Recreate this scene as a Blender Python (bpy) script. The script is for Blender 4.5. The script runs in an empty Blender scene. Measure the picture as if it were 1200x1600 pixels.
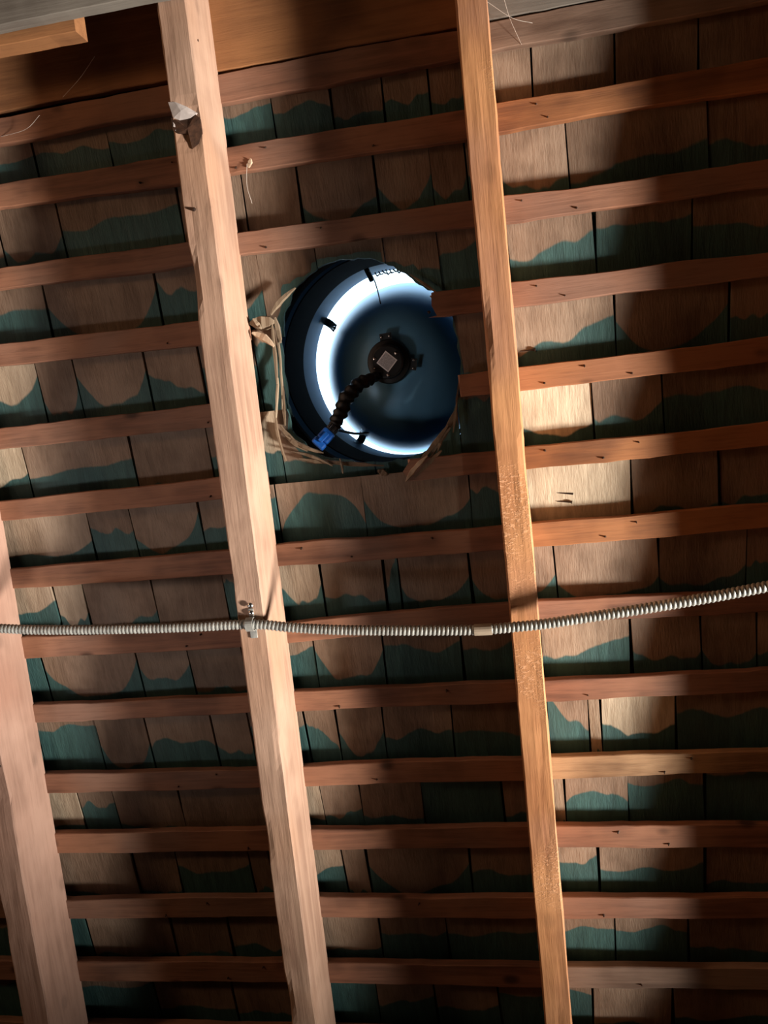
import bpy, bmesh, math, random
from mathutils import Matrix, Vector, noise
random.seed(7)
SC = bpy.context.scene
COL = SC.collection
R_ = math.radians

# ------------------------------------------------------------------ roof frame
# u runs along the battens, v runs up the slope, w points down into the attic.
PITCH = R_(38)
CAM_DIST = 1.185                       # camera to the inner face of the battens
ORIGIN = Vector((0, 0, 1.3 + CAM_DIST * math.cos(PITCH)))
cp, sp = math.cos(PITCH), math.sin(PITCH)
ROOF = Matrix(((-1, 0, 0, ORIGIN.x), (0, cp, sp, ORIGIN.y), (0, sp, -cp, ORIGIN.z), (0, 0, 0, 1)))
def W(u, v, w): return ROOF @ Vector((u, v, w))
def aim(o, target):
    o.rotation_euler = (Vector(target) - o.location).to_track_quat('-Z', 'Y').to_euler()

# ------------------------------------------------------------------ camera
cam = bpy.data.cameras.new('camera'); camo = bpy.data.objects.new('camera', cam); COL.objects.link(camo)
cam.sensor_fit = 'VERTICAL'; cam.sensor_height = 36; cam.lens = 27.0; cam.clip_start = .02
CR = ((0.98395, -0.08433, -0.15728), (-0.10497, -0.98622, -0.12788), (-0.14433, 0.14234, -0.97924))
cm = Matrix([(r[0], -r[1], -r[2], 0) for r in CR] + [(0, 0, 0, 1)])
cm.translation = (0, 0, CAM_DIST)
camo.matrix_world = ROOF @ cm
SC.camera = camo

# ------------------------------------------------------------------ daylight outside the roof
world = bpy.data.worlds.new('sky'); SC.world = world; world.use_nodes = True
bg = world.node_tree.nodes['Background']
bg.inputs[0].default_value = (.62, .83, 1, 1); bg.inputs[1].default_value = 3.6
sun = bpy.data.lights.new('sun', 'SUN'); suno = bpy.data.objects.new('sun', sun); COL.objects.link(suno)
sun.energy = 1; sun.angle = R_(3); sun.color = (1, .97, .92)
suno.location = W(-3, 2.2, -2.2); aim(suno, W(-.2, .08, -.2))

# ------------------------------------------------------------------ lamps in the attic and added spots
def area(name, loc, target, power, size, color):
    l = bpy.data.lights.new(name, 'AREA'); o = bpy.data.objects.new(name, l); COL.objects.link(o)
    l.energy = power; l.shape = 'DISK'; l.size = size; l.color = color
    o.location = W(*loc); aim(o, W(*target)); return o
area('work_lamp', (-2.6, .9, 1.3), (-.5, .45, 0), 10, .3, (1, .55, .28))
def spot(name, loc, target, power, deg, blend, size, color):
    l = bpy.data.lights.new(name, 'SPOT'); o = bpy.data.objects.new(name, l); COL.objects.link(o)
    l.energy = power; l.spot_size = R_(deg); l.spot_blend = blend; l.shadow_soft_size = size; l.color = color
    o.location = W(*loc); aim(o, W(*target)); return o
spot('shop_light', (3.7, -1.45, 1.5), (-.05, -.14, 0), 2700, 29, 1., .26, (1, .87, .74))
spot('added_left_spot', (-1.35, -.7, 1.3), (-.62, -.17, 0), 22, 38, 1., .12, (1, .86, .8))  # unseen spot added to lift the left-hand rafters
spot('added_rafter_spot', (.62, -1., 1.25), (.055, -.165, 0), 13, 13, .9, .03, (1, .84, .66))  # added tight spot that brightens one patch round the orange-brown rafter

SC.view_settings.view_transform = 'Standard'; SC.view_settings.look = 'None'
SC.view_settings.exposure = 0; SC.view_settings.gamma = 1
SC.view_settings.use_curve_mapping = False

# ------------------------------------------------------------------ node helpers
class NT:
    def __init__(s, name):
        s.m = bpy.data.materials.new(name); s.m.use_nodes = True
        s.t = s.m.node_tree; s.t.nodes.clear()
        s.out = s.n('ShaderNodeOutputMaterial'); s.b = s.n('ShaderNodeBsdfPrincipled')
        s.t.links.new(s.b.outputs[0], s.out.inputs[0])
    def n(s, kind, **kw):
        x = s.t.nodes.new(kind)
        for k, v in kw.items(): setattr(x, k, v)
        return x
    def put(s, sock, v):
        if isinstance(v, bpy.types.NodeSocket): s.t.links.new(v, sock)
        elif isinstance(v, (tuple, list)) and len(v) == 3 and sock.type == 'RGBA': sock.default_value = (*v, 1)
        else: sock.default_value = v
    def math(s, op, a, b=0., c=None, clamp=False):
        x = s.n('ShaderNodeMath', operation=op, use_clamp=clamp); s.put(x.inputs[0], a); s.put(x.inputs[1], b)
        if c is not None: s.put(x.inputs[2], c)
        return x.outputs[0]
    def vmath(s, op, a, b):
        x = s.n('ShaderNodeVectorMath', operation=op); s.put(x.inputs[0], a); s.put(x.inputs[1], b); return x.outputs[0]
    def mix(s, f, a, b, blend='MIX'):
        x = s.n('ShaderNodeMix', data_type='RGBA', blend_type=blend)
        s.put(x.inputs[0], f); s.put(x.inputs[6], a); s.put(x.inputs[7], b); return x.outputs[2]
    def noise(s, vec, scale, detail=4, rough=.6, dist=0.):
        x = s.n('ShaderNodeTexNoise'); s.put(x.inputs['Vector'], vec)
        x.inputs['Scale'].default_value = scale; x.inputs['Detail'].default_value = detail
        x.inputs['Roughness'].default_value = rough; x.inputs['Distortion'].default_value = dist
        return x.outputs[0]
    def ramp(s, f, lo, hi, smooth=True):
        x = s.n('ShaderNodeMapRange', interpolation_type='SMOOTHSTEP' if smooth else 'LINEAR')
        s.put(x.inputs[0], f); s.put(x.inputs[1], lo); s.put(x.inputs[2], hi); return x.outputs[0]
    def coords(s, scale, seed=True):
        c = s.n('ShaderNodeTexCoord').outputs['Object']
        if seed:
            r = s.n('ShaderNodeObjectInfo').outputs['Random']
            k = s.n('ShaderNodeCombineXYZ')
            for i, q in enumerate((7.3, 11.1, 5.7)): s.put(k.inputs[i], s.math('MULTIPLY', r, q))
            c = s.vmath('ADD', c, k.outputs[0])
        return s.vmath('MULTIPLY', c, scale)
    def bump(s, h, strength, dist=.002):
        x = s.n('ShaderNodeBump'); x.inputs['Strength'].default_value = strength; x.inputs['Distance'].default_value = dist
        s.put(x.inputs['Height'], h); s.t.links.new(x.outputs[0], s.b.inputs['Normal'])
    def set(s, **kw):
        for k, v in kw.items(): s.put(s.b.inputs[k.replace('_', ' ')], v)
        return s.m

def wood(name, light, mid, dark, axis, knots=.35, fine=260, rough=.75, bump=.35, blotch=None, saw=0.):
    """sawn timber: streaks along the given axis, soft blotches, a few dark knots"""
    t = NT(name)
    al = [1, 1, 1]; al[axis] = .06
    c = t.coords(tuple(al))
    streak = t.noise(c, 55, 6, .65, .6); fib = t.noise(c, fine, 3, .6)
    bl = t.noise(t.coords((1, 1, 1)), 7, 3, .55)
    col = t.mix(t.ramp(streak, .32, .68), dark, mid)
    col = t.mix(t.ramp(bl, .35, .7), col, light)
    if blotch: col = t.mix(t.math('MULTIPLY', t.ramp(t.noise(t.coords((1, 1, 1)), 3.1, 2), .5, .68), .7), col, blotch)
    col = t.mix(t.math('MULTIPLY', t.ramp(fib, .45, .75), .35), col, dark)
    k2 = [1, 1, 1]; k2[axis] = .6
    v = t.n('ShaderNodeTexVoronoi'); t.put(v.inputs['Vector'], t.coords(tuple(k2))); v.inputs['Scale'].default_value = 13
    kn = t.math('MULTIPLY', t.ramp(v.outputs['Distance'], .16, .05), knots)
    col = t.mix(kn, col, tuple(q * .25 for q in dark))
    h = t.math('ADD', streak, t.math('MULTIPLY', fib, .7))
    if saw:                              # torn saw marks across the grain, in patches
        k3 = [.35, .35, .35]; k3[axis] = 1.
        sw = t.ramp(t.noise(t.coords(tuple(k3)), 330, 3, .7), .5, .62)
        pm = t.math('MULTIPLY', sw, t.ramp(t.noise(t.coords((1, 1, 1)), 4.2, 2), .5, .62))
        col = t.mix(t.math('MULTIPLY', pm, saw), col, tuple(min(1, q * 1.25 + .12) for q in light))
        h = t.math('ADD', h, t.math('MULTIPLY', pm, 1.2))
    t.bump(h, bump, .002)
    return t.set(Base_Color=col, Roughness=rough)

def plain(name, color, rough=.5, metal=0., noise_amt=.25, scale=40, bump=0.):
    t = NT(name)
    n = t.noise(t.coords((1, 1, 1)), scale, 4)
    col = t.mix(t.ramp(n, .35, .7), tuple(q * (1 - noise_amt) for q in color), color)
    if bump: t.bump(n, bump, .001)
    return t.set(Base_Color=col, Roughness=rough, Metallic=metal)

M = {}
M['rafter_pale'] = wood('pale_rafter_wood', (.53, .365, .28), (.465, .315, .235), (.30, .185, .135), 1, .3, blotch=(.50, .30, .20))
M['rafter_pink_shaded'] = wood('shaded_pinkish_rafter_wood', (.42, .275, .22), (.37, .235, .185), (.24, .145, .11), 1, .3, blotch=(.36, .20, .15))  # darker copy of the pale rafter wood, dimmer light put into its colour
M['rafter_orange'] = wood('orange_rafter_wood', (.62, .31, .14), (.55, .26, .11), (.36, .15, .06), 1, .25, blotch=(.42, .23, .17), saw=.55)
M['batten'] = wood('reddish_batten_wood', (.36, .175, .105), (.27, .125, .078), (.11, .05, .032), 0, .85, blotch=(.27, .165, .125))
M['batten_warm_lit'] = wood('warm_lit_batten_wood', (.42, .185, .075), (.33, .135, .055), (.14, .055, .025), 0, .8, blotch=(.30, .13, .07))  # same batten wood with the warm right-hand light put into its colour
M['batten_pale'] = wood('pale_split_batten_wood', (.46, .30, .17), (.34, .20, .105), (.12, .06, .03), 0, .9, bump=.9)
M['batten_grey'] = wood('greyish_batten_wood', (.30, .22, .175), (.24, .165, .125), (.12, .075, .055), 0, .7)
M['grey_board'] = wood('grey_weathered_board', (.235, .225, .205), (.19, .18, .165), (.11, .10, .09), 0, .2)
M['orange_board'] = wood('orange_sheathing_wood', (.36, .17, .07), (.30, .14, .06), (.18, .08, .035), 0, .15)
M['splinter'] = wood('broken_wood', (.32, .26, .19), (.26, .205, .145), (.12, .085, .055), 1, 0.)
M['bark'] = plain('dark_bark', (.10, .045, .025), .8, 0, .6, 90, .6)
M['pale_chip'] = plain('pale_resin_wood', (.8, .75, .75), .3, 0, .35, 60, .4)
M['deck'] = plain('old_roofing_felt', (.022, .02, .018), .9)
M['shell'] = wood('dusty_attic_boards', (.07, .055, .045), (.055, .042, .033), (.03, .022, .016), 0, .2)
M['black'] = plain('black_plastic', (.008, .009, .011), .45)
M['collar'] = plain('dull_black_sheet', (.004, .005, .006), 1.)
M['throat'] = plain('blue_grey_sheet_metal', (.075, .135, .205), .55, .0, .15, 12)
M['dish'] = plain('blue_grey_painted_dish', (.16, .42, .68), .38, .15, .12, 8)
M['cap'] = plain('dark_cap', (.03, .04, .05), .5)
M['screw'] = plain('bright_screw_steel', (.75, .76, .78), .25, 1., .1)
M['label'] = plain('silver_label', (.62, .62, .66), .6, 0, .45, 900)
M['label_edge'] = plain('label_border_white', (.9, .9, .92), .6, 0, .05)
M['blue'] = plain('blue_connector_plastic', (.014, .13, .58), .35, 0, .4, 60)
M['steel'] = plain('galvanised_steel', (.47, .50, .49), .45, .2, .35, 60)
M['brass'] = plain('tan_sleeve', (.5, .42, .33), .5, .2)
M['nail'] = plain('rusty_nail', (.05, .03, .022), .6, .4)
M['tab'] = plain('worn_black_steel', (.09, .10, .11), .3, .6)
M['loom'] = plain('black_loom_tape', (.012, .013, .014), .5, 0, .4, 120, .5)
M['splinter_pale'] = wood('fresh_broken_wood', (.66, .54, .42), (.58, .46, .34), (.36, .26, .18), 1, 0.)
M['splinter_dark'] = wood('old_broken_wood', (.22, .16, .105), (.17, .12, .08), (.08, .055, .035), 1, 0.)
for k_ in ('collar', 'throat'): M[k_].node_tree.nodes['Principled BSDF'].inputs['Specular IOR Level'].default_value = .08
M['web'] = plain('cobweb_silk', (.75, .73, .7), .8)

def shingle_material():
    """riven shingle, dip-stained teal on its lower end up to a wavy line of its own"""
    t = NT('dip_stained_shingle')
    uv = t.n('ShaderNodeSeparateXYZ'); t.put(uv.inputs[0], t.n('ShaderNodeUVMap', uv_map='UVMap').outputs[0])
    x, y = uv.outputs[0], uv.outputs[1]
    at = t.n('ShaderNodeAttribute', attribute_name='dip'); s3 = t.n('ShaderNodeSeparateXYZ'); t.put(s3.inputs[0], at.outputs['Vector'])
    dip, amp, slant = s3.outputs
    tone = t.n('ShaderNodeAttribute', attribute_name='tone').outputs['Fac']
    rnd = t.n('ShaderNodeObjectInfo').outputs['Random']
    k = t.n('ShaderNodeCombineXYZ'); t.put(k.inputs[0], x); t.put(k.inputs[1], t.math('MULTIPLY', rnd, 91.)); t.put(k.inputs[2], t.math('MULTIPLY', y, .25))
    wav = t.math('SUBTRACT', t.noise(k.outputs[0], 2.3, 1.5, .4), .5)
    jag = t.math('SUBTRACT', t.noise(t.coords((1, .3, 1)), 160, 3, .6), .5)
    cx = t.math('ABSOLUTE', t.math('SUBTRACT', t.math('MULTIPLY', x, 2.), 1.))
    bowl = t.math('SUBTRACT', t.math('MULTIPLY', t.math('SUBTRACT', 1., t.math('POWER', cx, 3.2)), .9), .5)
    b = t.math('ADD', dip, t.math('MULTIPLY', amp, bowl))
    b = t.math('ADD', b, t.math('MULTIPLY', slant, t.math('SUBTRACT', x, .5)))
    b = t.math('ADD', b, t.math('MULTIPLY', wav, .62)); b = t.math('ADD', b, t.math('MULTIPLY', jag, .035))
    mask = t.ramp(t.math('SUBTRACT', y, b), -.025, .025)
    g = t.coords((1, .05, 1)); streak = t.noise(g, 90, 5, .65, .4); fib = t.noise(g, 420, 3, .6)
    bl = t.noise(t.coords((1, 1, 1)), 9, 3)
    br = t.mix(t.ramp(streak, .3, .7), (.15, .104, .074), (.23, .164, .12))
    br = t.mix(t.ramp(bl, .4, .7), br, (.285, .215, .163))
    br = t.mix(t.math('MULTIPLY', t.ramp(fib, .5, .8), .4), br, (.15, .09, .06))
    pale = t.mix(t.ramp(streak, .3, .7), (.26, .22, .165), (.37, .325, .25))
    br = t.mix(t.ramp(tone, 1.15, 1.5), br, pale)
    sc = t.n('ShaderNodeVectorMath', operation='SCALE'); t.put(sc.inputs[0], br); t.put(sc.inputs['Scale'], tone); br = sc.outputs[0]
    te = t.mix(t.ramp(streak, .3, .7), (.026, .08, .084), (.044, .126, .128))
    te = t.mix(t.math('MULTIPLY', t.ramp(bl, .45, .75), .5), te, (.055, .12, .125))
    t.bump(t.math('ADD', streak, t.math('MULTIPLY', fib, .6)), .5, .002)
    return t.set(Base_Color=t.mix(mask, br, te), Roughness=.72)
M['shingle'] = shingle_material()

# ------------------------------------------------------------------ object helpers
def link(name, mesh, mat=None, parent=None, mw=None, ml=None):
    o = bpy.data.objects.new(name, mesh); COL.objects.link(o)
    if mat and mesh and not mesh.materials: mesh.materials.append(mat)
    if parent: o.parent = parent; o.matrix_local = ml or Matrix()
    else: o.matrix_world = mw if mw is not None else ROOF
    return o
def from_bm(name, bm, mat, parent=None, mw=None, ml=None, smooth=False):
    me = bpy.data.meshes.new(name); bm.normal_update(); bm.to_mesh(me); bm.free()
    if smooth:
        for p in me.polygons: p.use_smooth = True
    return link(name, me, mat, parent, mw, ml)
def tag(o, label, cat, group=None):
    o['label'] = label; o['category'] = cat
    if group: o['group'] = group
    return o
def T(*p): return Matrix.Translation(Vector(p))
def frame(p, z, x=None):
    """matrix with its z axis along z, at p"""
    q = Vector(z).to_track_quat('Z', 'Y').to_matrix().to_4x4(); q.translation = Vector(p); return q

def box(bm, lo, hi, bev=0.):
    vs = [bm.verts.new((x, y, z)) for x in (lo[0], hi[0]) for y in (lo[1], hi[1]) for z in (lo[2], hi[2])]
    fs = [bm.faces.new([vs[i] for i in f]) for f in ((0, 1, 3, 2), (4, 6, 7, 5), (0, 4, 5, 1), (2, 3, 7, 6), (0, 2, 6, 4), (1, 5, 7, 3))]
    if bev:
        bmesh.ops.bevel(bm, geom=list({e for f in fs for e in f.edges}), offset=bev, segments=2, affect='EDGES', profile=.5)
def lathe(bm, prof, n=96, close=False):
    rings = []
    for r, z in prof:
        rings.append([bm.verts.new((r * math.cos(2 * math.pi * i / n), r * math.sin(2 * math.pi * i / n), z)) for i in range(n)] if r > 1e-6 else [bm.verts.new((0, 0, z))])
    if close: rings.append(rings[0])
    for a, b in zip(rings[:-1], rings[1:]):
        for i in range(n):
            j = (i + 1) % n
            if len(a) == 1 and len(b) > 1: bm.faces.new((a[0], b[j], b[i]))
            elif len(b) == 1 and len(a) > 1: bm.faces.new((a[i], a[j], b[0]))
            elif len(a) > 1: bm.faces.new((a[i], a[j], b[j], b[i]))
    bmesh.ops.recalc_face_normals(bm, faces=bm.faces[:])
def catmull(pts, per):
    out = []; P = [Vector(p) for p in pts]; P = [P[0] * 2 - P[1]] + P + [P[-1] * 2 - P[-2]]
    for i in range(1, len(P) - 2):
        for k in range(per):
            s = k / per; a, b, c, d = P[i - 1:i + 3]
            out.append(.5 * ((2 * b) + (c - a) * s + (2 * a - 5 * b + 4 * c - d) * s * s + (3 * b - a - 3 * c + d) * s ** 3))
    out.append(P[-2]); return out
def tube(bm, pts, rad, n=10, caps=True):
    """pts list of Vector, rad a number or f(i, angle)"""
    prev = None; up = Vector((0.13, .31, .94)); rings = []
    for i, p in enumerate(pts):
        d = (pts[min(i + 1, len(pts) - 1)] - pts[max(i - 1, 0)]).normalized()
        s = d.cross(up).normalized(); t = s.cross(d)
        ring = []
        for k in range(n):
            a = 2 * math.pi * k / n; r = rad(i, a) if callable(rad) else rad
            ring.append(bm.verts.new(p + s * (math.cos(a) * r) + t * (math.sin(a) * r)))
        if prev:
            for k in range(n): bm.faces.new((prev[k], prev[(k + 1) % n], ring[(k + 1) % n], ring[k]))
        prev = ring; rings.append(ring)
    if caps: bm.faces.new(rings[0][::-1]); bm.faces.new(rings[-1])
def N(p, s): return noise.noise(Vector(p) * s)

# ------------------------------------------------------------------ measured roof data (metres in the roof frame)
# battens: course -> (u, v of centre line, width)
BATTENS = {
    0: [(-1.18, 0.4975, 0.04), (-0.5508, 0.5036, 0.0382), (-0.4613, 0.5049, 0.0407), (-0.3692, 0.5051, 0.0431), (-0.1197, 0.5077, 0.0415), (-0.0083, 0.507, 0.0386), (0.0375, 0.5107, 0.0385), (0.1789, 0.5109, 0.0393), (0.8, 0.5166, 0.04)],
    1: [(-1.18, 0.4059, 0.0392), (-0.7538, 0.4065, 0.0359), (-0.5352, 0.402, 0.0406), (-0.4613, 0.4016, 0.0413), (-0.3679, 0.4033, 0.0387), (-0.1311, 0.4008, 0.039), (-0.0137, 0.3986, 0.0405), (0.0299, 0.4011, 0.0403), (0.2324, 0.4018, 0.0364), (0.4005, 0.4, 0.04), (0.8, 0.3976, 0.0392)],
    2: [(-1.18, 0.2834, 0.0348), (-0.7775, 0.2804, 0.0328), (-0.5015, 0.2758, 0.0366), (-0.3724, 0.2793, 0.0339), (-0.1442, 0.277, 0.0338), (0.0309, 0.2738, 0.0375), (0.2244, 0.2705, 0.0339), (0.3956, 0.2722, 0.0356), (0.8, 0.2681, 0.0348)],
    3: [(-1.18, 0.1615, 0.0354), (-0.8, 0.1595, 0.0355), (-0.4658, 0.1545, 0.0373), (-0.0602, 0.1521, 0.0362), (0.0347, 0.1514, 0.0369), (0.1995, 0.1514, 0.0334), (0.3908, 0.1491, 0.0329), (0.8, 0.1457, 0.0354)],
    4: [(-1.18, 0.0198, 0.0354), (-0.8254, 0.0232, 0.0346), (-0.4577, 0.0239, 0.0373), (-0.0524, 0.0279, 0.0344), (0.0359, 0.0286, 0.0361), (0.21, 0.0295, 0.0342), (0.3863, 0.0317, 0.0356), (0.8, 0.0341, 0.0354)],
    5: [(-1.18, -0.0985, 0.0343), (-0.8479, -0.0968, 0.0351), (-0.4523, -0.0934, 0.0353), (-0.1433, -0.093, 0.034), (-0.0147, -0.0929, 0.0338), (0.0339, -0.0909, 0.0351), (0.2027, -0.0913, 0.0337), (0.3816, -0.0889, 0.0333), (0.8, -0.0873, 0.0343)],
    6: [(-1.18, -0.218, 0.0371), (-0.8458, -0.216, 0.0353), (-0.453, -0.2164, 0.0398), (-0.3647, -0.2101, 0.0369), (-0.1965, -0.2127, 0.0371), (-0.015, -0.2111, 0.0376), (0.034, -0.2102, 0.0375), (0.1954, -0.2115, 0.0381), (0.377, -0.2083, 0.0347), (0.8, -0.2064, 0.0371)],
    7: [(-1.18, -0.341, 0.035), (-0.8436, -0.3384, 0.0364), (-0.4484, -0.3442, 0.0355), (-0.2095, -0.3354, 0.0349), (0.0294, -0.3324, 0.0349), (0.372, -0.3382, 0.0332), (0.8, -0.3342, 0.035)],
    8: [(-1.18, -0.4589, 0.0336), (-0.8411, -0.4602, 0.0326), (-0.4524, -0.46, 0.0319), (-0.3654, -0.459, 0.034), (-0.2227, -0.4584, 0.0348), (-0.0161, -0.4614, 0.0327), (0.034, -0.461, 0.0358), (0.3673, -0.461, 0.0334), (0.8, -0.4615, 0.0336)],
    9: [(-1.18, -0.5919, 0.0358), (-0.8393, -0.5909, 0.036), (-0.4588, -0.5928, 0.0346), (-0.3685, -0.592, 0.0361), (-0.2367, -0.5902, 0.0369), (-0.0066, -0.5928, 0.0359), (0.0362, -0.5903, 0.0363), (0.3623, -0.5907, 0.0345), (0.8, -0.5909, 0.0358)],
    10: [(-1.18, -0.7016, 0.0381), (-0.8405, -0.7051, 0.0388), (-0.4563, -0.706, 0.0385), (-0.2492, -0.7067, 0.0369), (0.0374, -0.7087, 0.0385), (0.3575, -0.7136, 0.0377), (0.8, -0.715, 0.0381)],
    11: [(-1.18, -0.8313, 0.0378), (-0.8438, -0.8338, 0.0379), (-0.4491, -0.8298, 0.0383), (-0.2627, -0.8329, 0.0379), (0.0363, -0.8342, 0.0377), (0.2371, -0.8348, 0.0373), (0.8, -0.8352, 0.0378)],
    12: [(-1.18, -0.9563, 0.0391), (-0.8458, -0.9584, 0.0404), (-0.4474, -0.9547, 0.0394), (0.0374, -0.9599, 0.0389), (0.2406, -0.9587, 0.0379), (0.8, -0.9598, 0.0391)],
    13: [(-1.18, -1.0793, 0.033), (0.8, -1.0828, 0.033)],
    14: [(-1.18, -1.2023, 0.033), (0.8, -1.2058, 0.033)]}
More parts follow.
